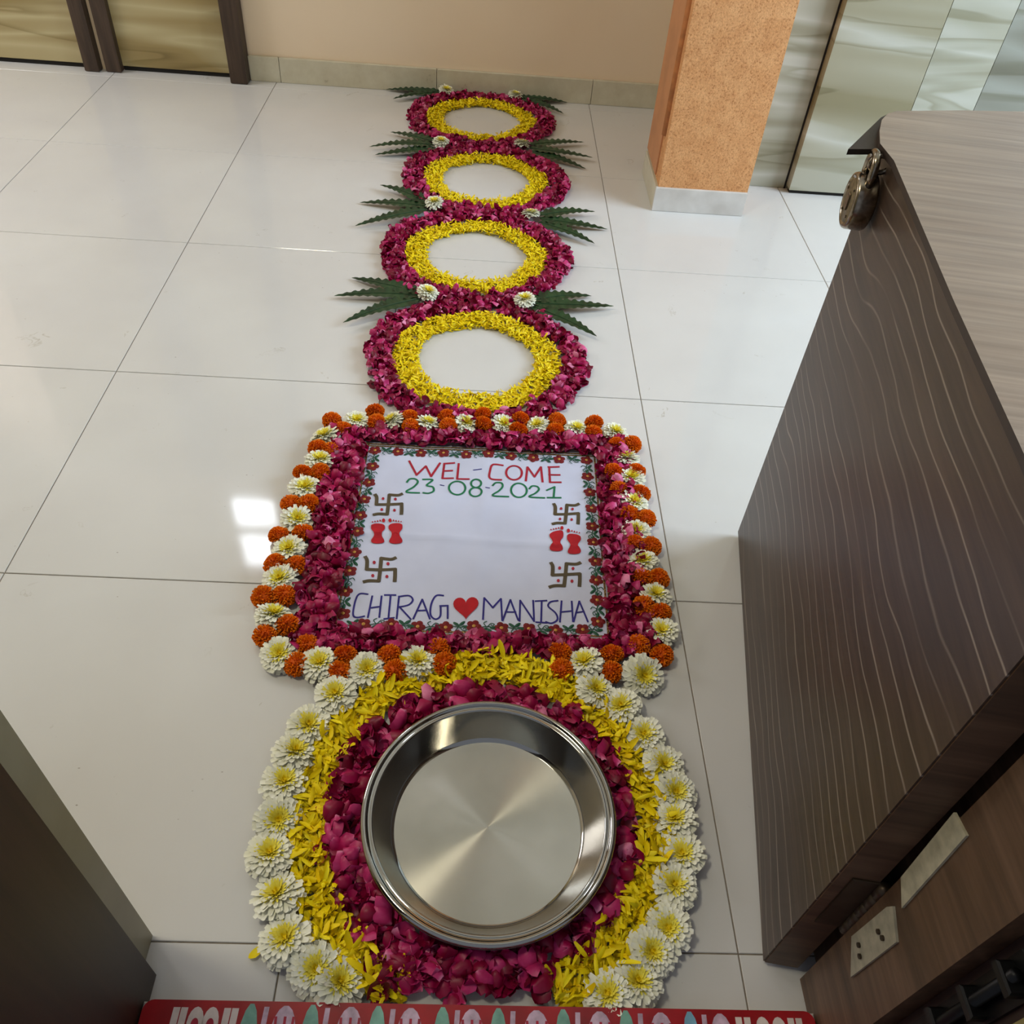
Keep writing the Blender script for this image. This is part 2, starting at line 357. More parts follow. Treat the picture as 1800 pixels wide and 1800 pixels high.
b = MB(); b.box(1.630, 3.70, 0.03, 0.16, 0, 3.1); b.box(1.625, 1.70, 0.16, WY, 0, 3.1)
wr = tag(b.build('wall_right', 'side_wall_paint'), 'wall behind the pale marble panels right of the pillar', None, None, 'structure')
for x0, x1, yf, mt in ((1.631, 1.835, 0.012, 'marble_pale'), (1.825, 2.128, -0.030, 'marble_pale_two'), (2.130, 2.322, -0.030, 'marble_pale'), (2.324, 2.80, -0.030, 'marble_grey')):
    m = MB(); m.box(0, x1-x0, 0, 0.0295-yf if yf > 0 else 0.011-yf, 0.0 if yf > 0 else 0.012, 2.35, 0.0015); m.build('wall_panel', mt, wr, (x0, yf, 0))
m = MB(); m.box(0, 0.006, 0.0, 0.0015, 0.0, 2.35); m.build('panel_joint', 'dark_gap', wr, (1.8185, 0.0102, 0))
m = MB(); m.box(0, 0.97, 0.008, 0.03, 0, 0.012); m.build('panel_gap', 'dark_gap', wr, (1.83, -0.030, 0))  # dark strip in place of the shaded gap below the panels

# side walls and ceiling, out of the frame
b = MB(); b.box(-2.0, 3.70, -2.60, 0.80, 3.1, 3.2)
tag(b.build('ceiling', 'ceiling_paint'), 'white painted ceiling above the flower decoration', None, None, 'structure')
b = MB(); b.box(-2.12, -2.0, -2.60, 0.80, 0, 3.1)
tag(b.build('wall_left', 'side_wall_paint'), 'cream painted side wall left of the frame', None, None, 'structure')
b = MB()
for y0, y1, z0, z1 in ((-2.6, -1.85, 0, 3.1), (-0.25, 0.16, 0, 3.1), (-1.85, -0.25, 0, 0.85), (-1.85, -0.25, 2.25, 3.1)): b.box(3.62, 3.70, y0, y1, z0, z1)
tag(b.build('wall_side', 'side_wall_paint'), 'cream side wall with the wide daylight window', None, None, 'structure')

# ------------------------------------------------------------------ doorway
b = MB()
b.box(-2.0, 0.431, -2.46, -2.393, 0, 3.1); b.box(1.33, 3.70, -2.60, -2.43, 0, 3.1); b.box(-2.0, 0.405, -2.60, -2.46, 0, 3.1); b.box(0.431, 1.33, -2.60, -2.45, 2.1, 3.1)
tag(b.build('wall_front', 'wall_end'), 'olive grey wall around the entrance doorway', None, None, 'structure')
b = MB(); b.box(-0.022, 0.022, -0.085, 0.085, 0.0, 2.1, 0.003)
o = b.build('trim_1', 'wood_jamb_dark', None, (0.428, -2.525, 0.0)); tag(o, 'dark wooden door jamb at the bottom left corner', None, None, 'structure')
jr = tag(empty('trim_2', (1.30, -2.475, 0)), 'dark wooden door jamb carrying the hinge at bottom right', None, None, 'structure')
m = MB(); m.box(-0.025, 0.03, -0.050, 0.045, 0, 2.1, 0.003); m.build('jamb_board', 'wood_jamb', jr)
m = MB(); m.box(0.0, 0.03, -0.105, -0.0505, 0, 2.1, 0.002); m.build('rebate_board', 'edge_dark', jr)
m = MB(); m.box(-0.010, 0.03, -0.125, -0.1055, 0, 2.1, 0.002); m.build('reveal', 'reveal_plaster', jr)
m = MB(); m.box(0.002, 0.18, 0.0455, 0.20, 0, 2.1, 0.003); m.build('gap_block', 'wood_jamb', jr)  # unseen block added to keep light out of the hinge gap
bolt = tag(empty('tower_bolt', (1.293, -2.552, 0.15)), 'black steel tower bolt on the right door jamb', 'bolt')
m = MB(); m.tube([(-0.004, 0, 0.0), (-0.004, 0, 0.30)], 0.0055, 12); m.build('bolt_rod', 'bracket_black', bolt, smooth=True)
for z in (0.05, 0.14, 0.21, 0.28):
    m = MB(); m.box(-0.012, 0.007, -0.014, 0.014, z, z+0.012, 0.002); m.build('bracket', 'bracket_black', bolt)
m = MB(); m.tube([(-0.004, 0.0, 0.105), (-0.022, -0.006, 0.105), (-0.034, -0.006, 0.105)], [0.004, 0.004, 0.006], 10); m.build('handle_knob', 'hinge_dark', bolt, smooth=True)
m = MB(); m.box(0.003, 0.007, -0.017, 0.017, -0.01, 0.31, 0.001); m.build('back_plate', 'bracket_black', bolt)

# half door standing open on the right
FX, FY = 1.3459, -1.6245; TH = math.atan2(-0.1478, 0.9890)
hd = tag(empty('half_door', (FX, FY, 0), (0, 0, TH)), 'open dark wood half door with a pale ledge on its top', 'door')
def loc(p):
    dx, dy = p[0]-FX, p[1]-FY; return (dx*math.cos(TH)+dy*math.sin(TH), -dx*math.sin(TH)+dy*math.cos(TH))
LEN, THK = 0.795, 0.046
m = MB(); m.box(0, THK, -LEN, 0, 0.008, 0.772, 0.0015); m.build('door_panel', 'wood_leaf', hd)
m = MB(); m.box(0.002, THK-0.001, -LEN-0.0015, -LEN+0.001, 0.010, 0.768); m.build('edge_band', 'wood_edge', hd)
ZL = 0.782
pts = [at(x, y, ZL) for x, y in ((1800, 798), (1672, 527), (1570, 318), (1553, 280), (1547, 252), (1546, 230), (1550, 211), (1560, 200), (1576, 195), (1690, 194), (1800, 196))]
P = [loc(p) for p in pts]
P = [(-0.004, -0.74)] + [(max(p[0], -0.006), p[1]) for p in P[:4]] + P[4:]
far = P[-1]; dr = np.array(P[-1])-np.array(P[-2]); dr /= np.linalg.norm(dr)
P += [tuple(np.array(far)+dr*0.12), tuple(np.array(far)+dr*0.17+np.array((0.01, -0.05))), (P[-1][0]+0.19, -0.74)]
m = MB(); m.prism(P, ZL-0.009, ZL, 0, 1); m.build('ledge', ['wood_pale', 'edge_dark'], hd)
tri = [loc(at(x, y, 0.7728)) for x, y in ((1491, 262), (1549, 262), (1566, 240), (1562, 200), (1549, 206))]
m = MB(); m.prism(tri, 0.7655, 0.7728, 0); m.build('corner_bracket', 'edge_dark', hd)
# hinge on the near edge: knuckles, door-side plate and jamb-side plate
hg = empty('hinge', (THK+0.004, -LEN-0.006, 0.17), parent=hd)
for k in range(5):
    m = MB(); m.tube([(0, 0, k*0.026), (0, 0, k*0.026+0.023)], 0.0065, 12); m.build('knuckle', 'hinge_dark', hg, smooth=True)
m = MB(); m.box(-0.034, -0.004, 0.002, 0.0045, 0.0, 0.128, 0.0006); m.build('hinge_plate', 'hinge_dark', hg)
pl = tag(empty('hinge_plate', (1.2735, -2.452, 0.165)), 'pale steel hinge plate screwed onto the right jamb', 'hinge')
m = MB(); 
m.add([(x, y, z) for x in (-0.0015, 0.0014) for y, z in ((0.012, 0.03), (-0.022, 0.0), (-0.026, 0.13), (0.004, 0.145), (0.008, 0.132))],
      [(4, 3, 2, 1, 0), (5, 6, 7, 8, 9)] + [(i, (i+1) % 5, 5+(i+1) % 5, 5+i) for i in range(5)]); m.build('plate', 'hinge_steel', pl)
for y, z in ((-0.006, 0.10), (-0.014, 0.105), (-0.002, 0.045), (-0.012, 0.04)):
    m = MB(); m.tube([(-0.004, y, z), (-0.001, y, z)], 0.003, 8); m.build('screw', 'hinge_dark', pl)
m = MB(); m.add([(x, y, z) for x in (-0.0015, 0.0014) for y, z in ((0.012, 0.0), (-0.012, -0.018), (-0.004, 0.135), (0.02, 0.13))],
      [(3, 2, 1, 0), (4, 5, 6, 7)] + [(i, (i+1) % 4, 4+(i+1) % 4, 4+i) for i in range(4)])
o = m.build('jamb_patch', 'bare_wood', None, (1.2735, -2.444, 0.345)); tag(o, 'long pale bare plate on the jamb above the hinge', 'plate')

# staple and padlock at the far upper corner
m = MB(); m.tube([(-0.009+0.013*math.cos(a), -0.052, 0.765+0.011*math.sin(a)-0.004) for a in np.linspace(0, 2*math.pi, 22)[:-1]], 0.0036, 8, closed=True)
m.build('staple_ring', 'lock', hd, smooth=True)
LC = (-0.020, -0.056, 0.711)          # padlock body centre in the door's own frame
def wl(p): return (FX+p[0]*math.cos(TH)-p[1]*math.sin(TH), FY+p[0]*math.sin(TH)+p[1]*math.cos(TH), p[2])
lk = tag(empty('padlock', wl(LC), (0, 0, TH)), 'round old metal padlock hanging from the half door corner', 'padlock')
prof = [(0.0, -0.016), (0.029, -0.016), (0.033, -0.014), (0.0345, -0.011), (0.0345, 0.009), (0.033, 0.013), (0.030, 0.0145), (0.0285, 0.0135), (0.0275, 0.0125), (0.0, 0.0125)]
def lathe_x(prof, n=40, mi=0):
    mb = MB(); mb.lathe(prof, n); mb.v = [(-z, x, y*1.08) for x, y, z in mb.v]; return mb
lathe_x(prof).build('lock_body', 'lock', lk, smooth=True)
f = lathe_x([(0.0, 0.0132), (0.026, 0.0132), (0.0265, 0.0125)]); f.build('face_plate', 'lock_face', lk, smooth=True)
for a in (0.4, 2.2, 3.9, 5.4):
    f = MB(); f.tube([(-0.0128, 0.022*math.cos(a), 0.023*math.sin(a)), (-0.0150, 0.022*math.cos(a), 0.023*math.sin(a))], 0.002, 8); f.build('rivet', 'lock', lk)
f = MB(); f.box(-0.0155, -0.0128, -0.006, 0.006, -0.012, 0.010, 0.001); f.build('keyhole_cover', 'lock', lk)
f = MB(); f.tube([(0.0, 0.019*math.cos(a), 0.028+max(0, 0.0)+0.030+0.019*math.sin(a)) if 0 <= a <= math.pi else None for a in np.linspace(0, math.pi, 14)] and
    [(0.0, 0.018, 0.026), (0.0, 0.018, 0.042)] + [(0.0, 0.018*math.cos(a), 0.046+0.018*math.sin(a)) for a in np.linspace(0, math.pi, 14)] + [(0.0, -0.018, 0.042), (0.0, -0.018, 0.026)], 0.0055, 12)
f.build('shackle', 'lock', lk, smooth=True)

# ------------------------------------------------------------------ door mat at the bottom edge
SZ = 0.026
MX0, MX1, MY1 = float(at(287, 1767, SZ+0.0045)[0]), float(at(1415, 1768, SZ+0.0045)[0]), float(at(850, 1767, SZ+0.0045)[1])
MX0, MX1 = 0.4525, 1.2720
b = MB(); b.box(0.4505, 1.2745, -2.95, MY1-0.001, 0.0, SZ, 0.002)
tag(b.build('trim_3', 'skirting_lit_white'), 'raised stone door threshold under the red mat', None, None, 'structure')
mat = tag(empty('door_mat', ((MX0+MX1)/2, MY1-0.2, SZ)), 'red glossy door mat with printed patterns along the bottom edge', 'door mat')
mx, my = (MX0+MX1)/2, MY1-0.2
def rr(x0, x1, y0, y1, r, n=5):
    out = []
    for cx, cy, a0 in ((x1-r, y1-r, 0), (x0+r, y1-r, 90), (x0+r, y0+r, 180), (x1-r, y0+r, 270)):
        for k in range(n+1):
            a = math.radians(a0+90*k/n); out.append((cx+r*math.cos(a), cy+r*math.sin(a)))
    return out
m = MB(); m.prism(rr(MX0-mx, MX1-mx, -0.2, 0.2, 0.012), 0.0006, 0.0045); m.build('mat_sheet', 'mat_red', mat)
def patch(poly, key, name, z=0.0047):
    m = MB(); m.prism([(p[0]-mx, p[1]-my) for p in poly], 0.0046, z); m.build(name, key, mat)
def ell(cx, cy, rx, ry, n=16, a0=0.0): return [(cx+rx*math.cos(2*math.pi*k/n+a0), cy+ry*math.sin(2*math.pi*k/n+a0)) for k in range(n)]
def mxp(px): return at(px, 1785, SZ+0.0045)[0]
for px in (308, 322, 398, 412, 1297, 1312, 1388, 1402):
    x = mxp(px)
    for q in range(3): patch([(x-0.004, MY1-0.008-q*0.13), (x+0.004, MY1-0.008-q*0.13), (x+0.002, MY1-0.11-q*0.13), (x-0.006, MY1-0.11-q*0.13)], 'print_white', 'printed_bar')
for px in (345, 372, 1338, 1366):
    x = mxp(px)
    for q in range(3):
        cy = MY1-0.024-q*0.13
        patch(ell(x, cy, 0.0095, 0.017), 'print_white', 'printed_petal'); patch(ell(x, cy-0.002, 0.0045, 0.007), 'print_crimson', 'printed_dot', 0.0049)
for k, (a, c) in enumerate(((478, 524), (592, 640), (698, 745), (806, 852), (918, 968), (1030, 1078), (1138, 1184), (1244, 1286))):
    x0, x1 = mxp(a), mxp(c); xm, w = (x0+x1)/2, (x1-x0)/2
    for q in range(3):
        cy = MY1-0.040-q*0.13
        patch(ell(xm, cy, w, 0.036, 18), 'print_lilac', 'printed_oval')
        for d in (-0.5, 0.05, 0.55): patch([(xm+d*w-0.0012, cy-0.02), (xm+d*w+0.002, cy-0.02), (xm+d*w*1.3+0.0012, cy+0.024), (xm+d*w*1.3-0.002, cy+0.024)], 'print_crimson', 'printed_line', 0.0049)
for k, px in enumerate((440, 548, 664, 778, 876, 990, 1100, 1212)):
    x = mxp(px)
    for q in range(3):
        cy = MY1-0.040-q*0.13
        patch(ell(x, cy, 0.0105, 0.038, 14), 'print_blue' if px == 1212 else 'print_mint', 'printed_leaf')
        patch([(x+0.012, cy-0.03), (x+0.019, cy-0.03), (x+0.021, cy+0.034), (x+0.015, cy+0.034)], 'print_lilac', 'printed_stem')

# ------------------------------------------------------------------ petals
def petal_rose(seed):
    r = np.random.default_rng(seed)
    Lh, Wd = 0.027*r.uniform(0.85, 1.1), 0.025*r.uniform(0.85, 1.12)
    ys = np.array([0, .22, .52, .82, 1.0]); hw = np.array([.22, .70, 1.0, .88, .42])
    cup, curl, tip = r.uniform(0.004, 0.010), r.uniform(0.002, 0.007), r.uniform(-0.004, 0.006)
    V, TN = [], []; tn = r.uniform(0.0, 0.78)
    for i, y in enumerate(ys):
        for u in (-1, -.5, 0, .5, 1):
            z = cup*u*u + curl*(2*(y-0.45))**2 + tip*max(0, y-0.6)*abs(u)*2
            yy = Lh*(y - (0.05 if (i == 4 and u == 0) else 0) - 0.06*abs(u)*(i == 4)) - Lh/2
            V.append((u*hw[i]*Wd/2+r.normal(0, 0.0006), yy+r.normal(0, 0.0006), z+r.normal(0, 0.0011))); TN.append(min(1, tn + (0.34 if i == 0 else 0.06*abs(u)) + r.uniform(-.04, .04)))
    F = [(i*5+k, i*5+k+1, i*5+k+6, i*5+k+5) for i in range(4) for k in range(4)]
    return np.array(V), F, TN
def petal_strap(seed):
    r = np.random.default_rng(seed); Lh, Wd = r.uniform(0.015, 0.026), r.uniform(0.0045, 0.0075); bend = r.uniform(-0.004, 0.007); tw = r.uniform(-0.5, 0.5)
    V, TN = [], []; tn = r.uniform(0.15, 0.8)
    for i, y in enumerate((0, .35, .75, 1.0)):
        w = Wd/2*(.5, 1.0, .95, .35)[i]; a = tw*y
        for u in (-1, 0, 1):
            V.append((u*w*math.cos(a)+bend*0.6*y*y, Lh*(y-.5), bend*4*(y-.5)**2 + abs(u)*0.0014 + u*w*math.sin(a))); TN.append(tn+r.uniform(-.08, .08)-(0.12 if i == 0 else 0))
    F = [(i*3+k, i*3+k+1, i*3+k+4, i*3+k+3) for i in range(3) for k in range(2)]
    return np.array(V), F, TN
ROSE = [petal_rose(k) for k in range(14)]; STRAP = [petal_strap(50+k) for k in range(12)]
def pose(V, x, y, zb, tilt, scale=1.0, r=rng):
    e = Euler((r.normal(0, tilt), r.normal(0, tilt) + (math.pi if r.random() < 0.42 else 0), r.uniform(0, 6.283)), 'XYZ')
    Rm = np.array(e.to_matrix()); Q = (V*scale) @ Rm.T
    z0 = zb - Q[:, 2].min()
    return Q + np.array((x, y, z0)), e, z0
def bed(name, bank, spots, key, label, cat, tilt, zmax, scale=1.0, zmin=0.0008):
    mb = MB()
    for k, (x, y) in enumerate(spots):
        V, F, TN = bank[int(rng.integers(len(bank)))]
        zb = zmin + (zmax-zmin)*(k/len(spots))**1.0*rng.uniform(0.5, 1.0)
        Q, _, _ = pose(V, x, y, zb, tilt, scale*rng.uniform(0.85, 1.15)); d = rng.uniform(-0.22, 0.22)
        mb.add(Q, F, 0, [min(1, max(0, t+d)) for t in TN])
    c = np.mean(np.array(spots), axis=0)
    mb.v = [(p[0]-c[0], p[1]-c[1], p[2]) for p in mb.v]
    o = mb.build(name, key, None, (c[0], c[1], 0), smooth=True, tone=True)
    return tag(o, label, cat, None, 'stuff')
def singles(name, bank, spots, key, label, cat, group, tilt, zmin, zmax, scale=1.0):
    mes = [mesh(name, V, F, key, None, True, TN) for V, F, TN in bank]
    for k, (x, y) in enumerate(spots):
        i = int(rng.integers(len(bank))); s = scale*rng.uniform(0.9, 1.15)
        zb = zmin + (zmax-zmin)*rng.random()
        _, e, z0 = pose(bank[i][0], x, y, zb, tilt, s)
        o = link(name, mes[i], None, (x, y, z0), e, s); tag(o, label, cat, group)
def ring_spots(n, cx, cy, r0, r1, ok=lambda x, y: True, jit=0.0):
    out = []
    while len(out) < n:
        a = rng.uniform(0, 2*math.pi); r = math.sqrt(rng.uniform(r0*r0, r1*r1)); w = 1+jit*math.sin(5*a+cx*9)
        x, y = cx+r*w*math.cos(a), cy+r*w*math.sin(a)
        if ok(x, y): out.append((x, y))
    return out

RINGS = [(0.787, 0.402), (0.813, -0.100), (0.797, -0.590), (0.812, -1.088)]     # from the wall to the cloth
RN = ['farthest petal ring, by the back wall', 'second petal ring from the back wall', 'third petal ring from the back wall', 'petal ring nearest the white cloth']
for k, (cx, cy) in enumerate(RINGS):
    yl, yh = (-9, 0.645) if k == 0 else (-9, RINGS[k-1][1]-0.245)
    def okr(x, y, yh=yh, k=k): return y < yh and y > (cy-0.262 if k < 3 else -1.345)
    sc = 1.0
    bed('rose_petal_band', ROSE, ring_spots(950, cx, cy, 0.206, 0.264, okr, 0.02), 'rose', 'magenta rose petals of the ' + RN[k], 'rose petals', 0.6, 0.013, 0.86)
    bed('yellow_petal_band', STRAP, ring_spots(3400, cx, cy, 0.140, 0.199, lambda x, y: True, 0.015), 'yellow', 'yellow shredded petals of the ' + RN[k], 'yellow petals', 0.42, 0.016, 0.76)

# petals round the cloth
CT = [np.array(at(x, y, 0.002))[:2] for x, y in ((641, 775), (1053, 798), (1077, 1125), (578, 1111))]    # TL TR BR BL
def inside(x, y, grow=0.0):
    c = sum(CT)/4; ok = True
    for i in range(4):
        a, bb2 = CT[i], CT[(i+1) % 4]; e = bb2-a; n = np.array((e[1], -e[0]))/np.linalg.norm(e)   # TL->TR->BR->BL is clockwise; inside is on the right
        if (np.array((x, y))-a) @ n < -grow: ok = False
    return ok
BO = [np.array(at(x, y, 0.01))[:2] for x, y in ((590, 756), (1100, 772), (1150, 1150), (508, 1145))]
sp = []
lo, hi = np.min(BO, axis=0), np.max(BO, axis=0)
def in_quad(Q, x, y):
    for i in range(4):
        a, c = Q[i], Q[(i+1) % 4]; e = c-a
        if (x-a[0])*e[1]-(y-a[1])*e[0] < 0: return False
    return True
while len(sp) < 2000:
    x, y = rng.uniform(lo[0], hi[0]), rng.uniform(lo[1], hi[1])
    if in_quad(BO, x, y) and not inside(x, y, -0.002) and not (y > CT[2][1]-0.011 and CT[3][0]+0.004 < x < CT[2][0]-0.004 and y < -1.7): sp.append((x, y))
bed('rose_petal_border', ROSE, sp, 'rose', 'broad magenta rose petal border framing the white welcome cloth', 'rose petals', 0.55, 0.015, 0.92)

# ring round the basin
BX, BY = 0.862, -2.241
def okb(x, y): return y > MY1+0.008 and math.hypot(x-BX, y-BY) > 0.160 and math.hypot(x-0.775, y+2.375) > 0.018
def oky(x, y):
    a = math.degrees(math.atan2(x-0.855, -(y+2.219))); return y > MY1+0.008 and abs(a) > 22
bot = []
while len(bot) < 70:
    x, y = rng.uniform(0.72, 0.94), rng.uniform(MY1+0.008, -2.40)
    if okb(x, y): bot.append((x, y))
bed('rose_petal_band', ROSE, ring_spots(420, 0.853, -2.228, 0.150, 0.224, okb)+bot[:40], 'rose', 'lower layer of dark rose petals around the steel basin', 'rose petals', 0.3, 0.006, 1.05)
singles('rose_petal', ROSE, ring_spots(262, 0.853, -2.228, 0.162, 0.226, okb)+bot[:38], 'rose', 'loose dark magenta rose petal lying around the steel basin', 'petal', 'rose petals around the steel basin', 0.5, 0.005, 0.014, 1.06)
bed('yellow_petal_band', STRAP, ring_spots(2600, 0.855, -2.219, 0.224, 0.276, oky, 0.012), 'yellow', 'lower layer of yellow shredded petals circling the steel basin', 'yellow petals', 0.5, 0.014, 1.15)
singles('yellow_petal', STRAP, ring_spots(299, 0.855, -2.219, 0.226, 0.280, oky, 0.012), 'yellow', 'loose yellow petal lying on the ring around the steel basin', 'petal', 'yellow petals around the steel basin', 0.45, 0.010, 0.020, 1.25)
V, F, TN = STRAP[2]; p = at(449, 1677, 0.003)
o = link('yellow_petal', mesh('yellow_petal', V*np.array((1.9, 0.8, 1)), F, 'yellow', None, True, TN), None, (p[0], p[1], 0.003), (0.1, 0, 2.6)); tag(o, 'single fallen yellow petal on bare floor left of the basin ring', 'petal')

# ------------------------------------------------------------------ flowers
def strip(mb, base, direc, up, length, width, curl, tone0, tone1, nseg=3, prof=(0.45, 0.9, 1.0, 0.35), mi=0, cupw=0.18):
    base, d, u = (np.array(q, float) for q in (base, direc, up)); d /= np.linalg.norm(d); s = np.cross(d, u); s /= np.linalg.norm(s); u = np.cross(s, d)
    V, TN = [], []
    for i in range(nseg+1):
        t = i/nseg; c = base + d*length*t + u*curl*length*t*t; w = width/2*prof[i]
        for k in (-1, 0, 1): V.append(c + s*w*k + u*(cupw*width*abs(k))); TN.append(tone0+(tone1-tone0)*t)
    F = [(i*3+k, i*3+k+1, i*3+k+4, i*3+k+3) for i in range(nseg) for k in range(2)]
    mb.add(V, F, mi, TN)
def make_mum(seed):
    r = np.random.default_rng(seed); R = 1.0
    a, c, d = MB(), MB(), MB()
    for n, rl, el, z, w in ((26, 1.0, -0.26, 0.34, 0.27), (26, 0.97, -0.02, 0.38, 0.27), (24, 0.90, 0.20, 0.42, 0.25), (20, 0.76, 0.42, 0.46, 0.22), (16, 0.60, 0.66, 0.48, 0.19)):
        ph = r.uniform(0, 6)
        for k in range(n):
            t = ph+2*math.pi*k/n+r.normal(0, 0.06); e = el+r.normal(0, 0.10)
            dr = (math.cos(t)*math.cos(e), math.sin(t)*math.cos(e), math.sin(e))
            strip(a, (0.14*math.cos(t), 0.14*math.sin(t), z), dr, (0, 0, 1), (rl-0.12)*r.uniform(0.9, 1.08), w, -0.10+r.normal(0, 0.06), 0.35, r.uniform(0.75, 1.0), 3, (0.5, 0.9, 1.05, 0.66))
    for n, rl, el, z in ((22, 0.54, 0.36, 0.50), (20, 0.46, 0.62, 0.50), (16, 0.34, 0.95, 0.50)):
        ph = r.uniform(0, 6)
        for k in range(n):
            t = ph+2*math.pi*k/n; e = el+r.normal(0, 0.1)
            strip(c, (0.08*math.cos(t), 0.08*math.sin(t), z), (math.cos(t)*math.cos(e), math.sin(t)*math.cos(e), math.sin(e)), (0, 0, 1), rl, 0.14, -0.05, 0.5, r.uniform(0.8, 1.0), 3, (0.6, 1, .9, .4))
    for k in range(34):
        rad = 0.31*math.sqrt((k+0.5)/34); t = k*2.39996
        e = 1.45-rad*2.2
        strip(d, (rad*math.cos(t), rad*math.sin(t), 0.50), (math.cos(t)*math.cos(e), math.sin(t)*math.cos(e), math.sin(e)), (0.01, 0, 1), 0.20, 0.105, 0.0, 0.15, 0.55 if rad > 0.08 else 0.1, 3, (0.7, 1, .9, .5))
    # green-white base that the petals grow from
    d.lathe([(0.0, 0.0), (0.22, 0.02), (0.30, 0.18), (0.26, 0.36), (0.22, 0.50), (0.0, 0.53)], 14); d.t[-84:] = [0.35]*84
    return [mesh(n, q.v, q.f, k, q.mi, True, q.t) for n, q, k in (('outer_petals', a, 'mum_white'), ('inner_petals', c, 'mum_yellow'), ('flower_center', d, 'mum_yellow'))]
MUMS = [make_mum(200+k) for k in range(4)]
def mum(px, py, rad, label, group, z=0.016, tilt=0.16, dxy=None):
    p = at(px, py, z*1.1)
    e = empty('chrysanthemum', (p[0], p[1], z-0.30*rad+0.0 if False else 0.0), (rng.normal(0, tilt), rng.normal(0, tilt), rng.uniform(0, 6.28)))
    e.location.z = 0.008
    tag(e, label, 'flower', group)
    for me in MUMS[int(rng.integers(4))]:
        o = link(me.name.split('.')[0], me, e, (0, 0, 0), (0, 0, 0), (rad, rad, rad*0.92))
    return e
def make_marigold(seed):
    r = np.random.default_rng(seed); m = MB()
    m.lathe([(0.0, -0.62), (0.45, -0.52), (0.66, -0.2), (0.68, 0.15), (0.52, 0.48), (0.25, 0.66), (0.0, 0.70)], 14); m.t[-98:] = [0.08]*98
    N = 150
    for k in range(N):
        zz = 0.98-1.62*(k+0.5)/N; t = k*2.39996+r.normal(0, 0.1); rad = math.sqrt(max(0, 1-zz*zz))
        nrm = np.array((rad*math.cos(t), rad*math.sin(t), zz)); b0 = nrm*np.array((0.62, 0.62, 0.58))
        tang = np.cross(nrm, (0, 0, 1)) if rad > 0.1 else np.array((1.0, 0, 0)); tang /= np.linalg.norm(tang); tw = r.uniform(0, 3.14)
        bt = np.cross(nrm, tang); sd = tang*math.cos(tw)+bt*math.sin(tw)
        l, w = r.uniform(0.32, 0.44)*np.array((1, 1))[0], r.uniform(0.26, 0.36); tn = r.uniform(0.35, 0.9)
        tip = b0+nrm*l*np.array((1, 1, 0.85)); ot = np.cross(nrm, sd)
        V = [b0-sd*w*0.25, b0+sd*w*0.25, tip-sd*w*0.5+ot*0.06, tip-sd*w*0.17-ot*0.07+nrm*0.03, tip+sd*w*0.17+ot*0.07+nrm*0.03, tip+sd*w*0.5-ot*0.06]
        m.add(V, [(0, 1, 5, 4), (0, 4, 3), (0, 3, 2)], 0, [0.0, 0.0, tn, tn, tn, tn])
    return mesh('marigold', m.v, m.f, 'marigold', m.mi, False, m.t)
MARI = [make_marigold(300+k) for k in range(4)]
def marigold(px, py, rad, label, group='orange marigolds around the welcome cloth'):
    z = rad*0.82; p = at(px, py, z)
    o = link('marigold', MARI[int(rng.integers(4))], None, (p[0], p[1], z), (rng.normal(0, .35), rng.normal(0, .35), rng.uniform(0, 6.28)), (rad, rad, rad*rng.uniform(0.85, 1.0)))
    tag(o, label, 'marigold', group)

GM = 'white chrysanthemums around the welcome cloth'
side = {
 'top': dict(M=[(626.5, 739), (692, 739), (751, 744), (818, 744), (884, 745), (945.5, 748), (1013, 754), (1080, 759)],
             G=[((583, 739), (602, 756)), ((659, 723), (661, 742)), ((720, 735), (723, 751)), ((785, 733), (788, 750)), ((848, 730), (850, 746)), ((915, 738), (911, 755)), ((979, 741), (975, 758)), ((1044, 744), (1043, 762))]),
 'right': dict(M=[(1101, 807), (1110, 840), (1113, 882), (1118, 934), (1131, 988), (1152, 1047), (1164, 1110)],
             G=[((1112, 781), (1083, 783)), ((1118, 829), (1077, 830)), ((1127, 867), (1089, 861)), ((1135, 913), (1106, 907)), ((1144, 961), (1117, 957)), ((1158, 1017), (1128, 1015)), ((1160, 1077), (1131, 1066)), ((1163, 1152), (1122, 1135))]),
 'bottom': dict(M=[(492, 1149), (563, 1167), (644, 1177), (733, 1165), (1031, 1167), (1127, 1185)],
             G=[((521, 1167), (540, 1136)), ((597, 1182), (607, 1153)), ((695, 1180), (685, 1152)), ((781, 1168), (771, 1142)), ((987, 1179), (984, 1148)), ((1074, 1182), (1075, 1150))]),
 'left': dict(M=[(574, 768), (562, 810), (536, 858), (521, 913), (509, 966), (493, 1018), (478, 1084)],
             G=[((559, 788), (581, 793)), ((533, 833), (563, 831)), ((512, 887), (543, 886)), ((491, 942), (532, 937)), ((483, 992), (522, 994)), ((463, 1050), (500, 1048)), ((466, 1118), (506, 1099))]),
}
mr = {'top': 0.0285, 'right': 0.0305, 'bottom': 0.0335, 'left': 0.0330}
for s, d in side.items():
    fr = 'left' if s in ('top', 'bottom') else 'top'
    for k, (x, y) in enumerate(d['M']):
        r_ = mr[s]*(1.12 if (s, k) == ('bottom', 5) else 1)
        mum(x, y, r_, f'{ORD[k]} white chrysanthemum from the {fr} in the {s} border of the cloth', GM)
    for k, (a, c) in enumerate(d['G']):
        marigold(*a, 0.0205, f'outer orange marigold of the {ORD[k]} pair from the {fr}, {s} cloth border')
        marigold(*c, 0.0205, f'inner orange marigold of the {ORD[k]} pair from the {fr}, {s} cloth border')
GB = 'white chrysanthemums circling the steel basin'
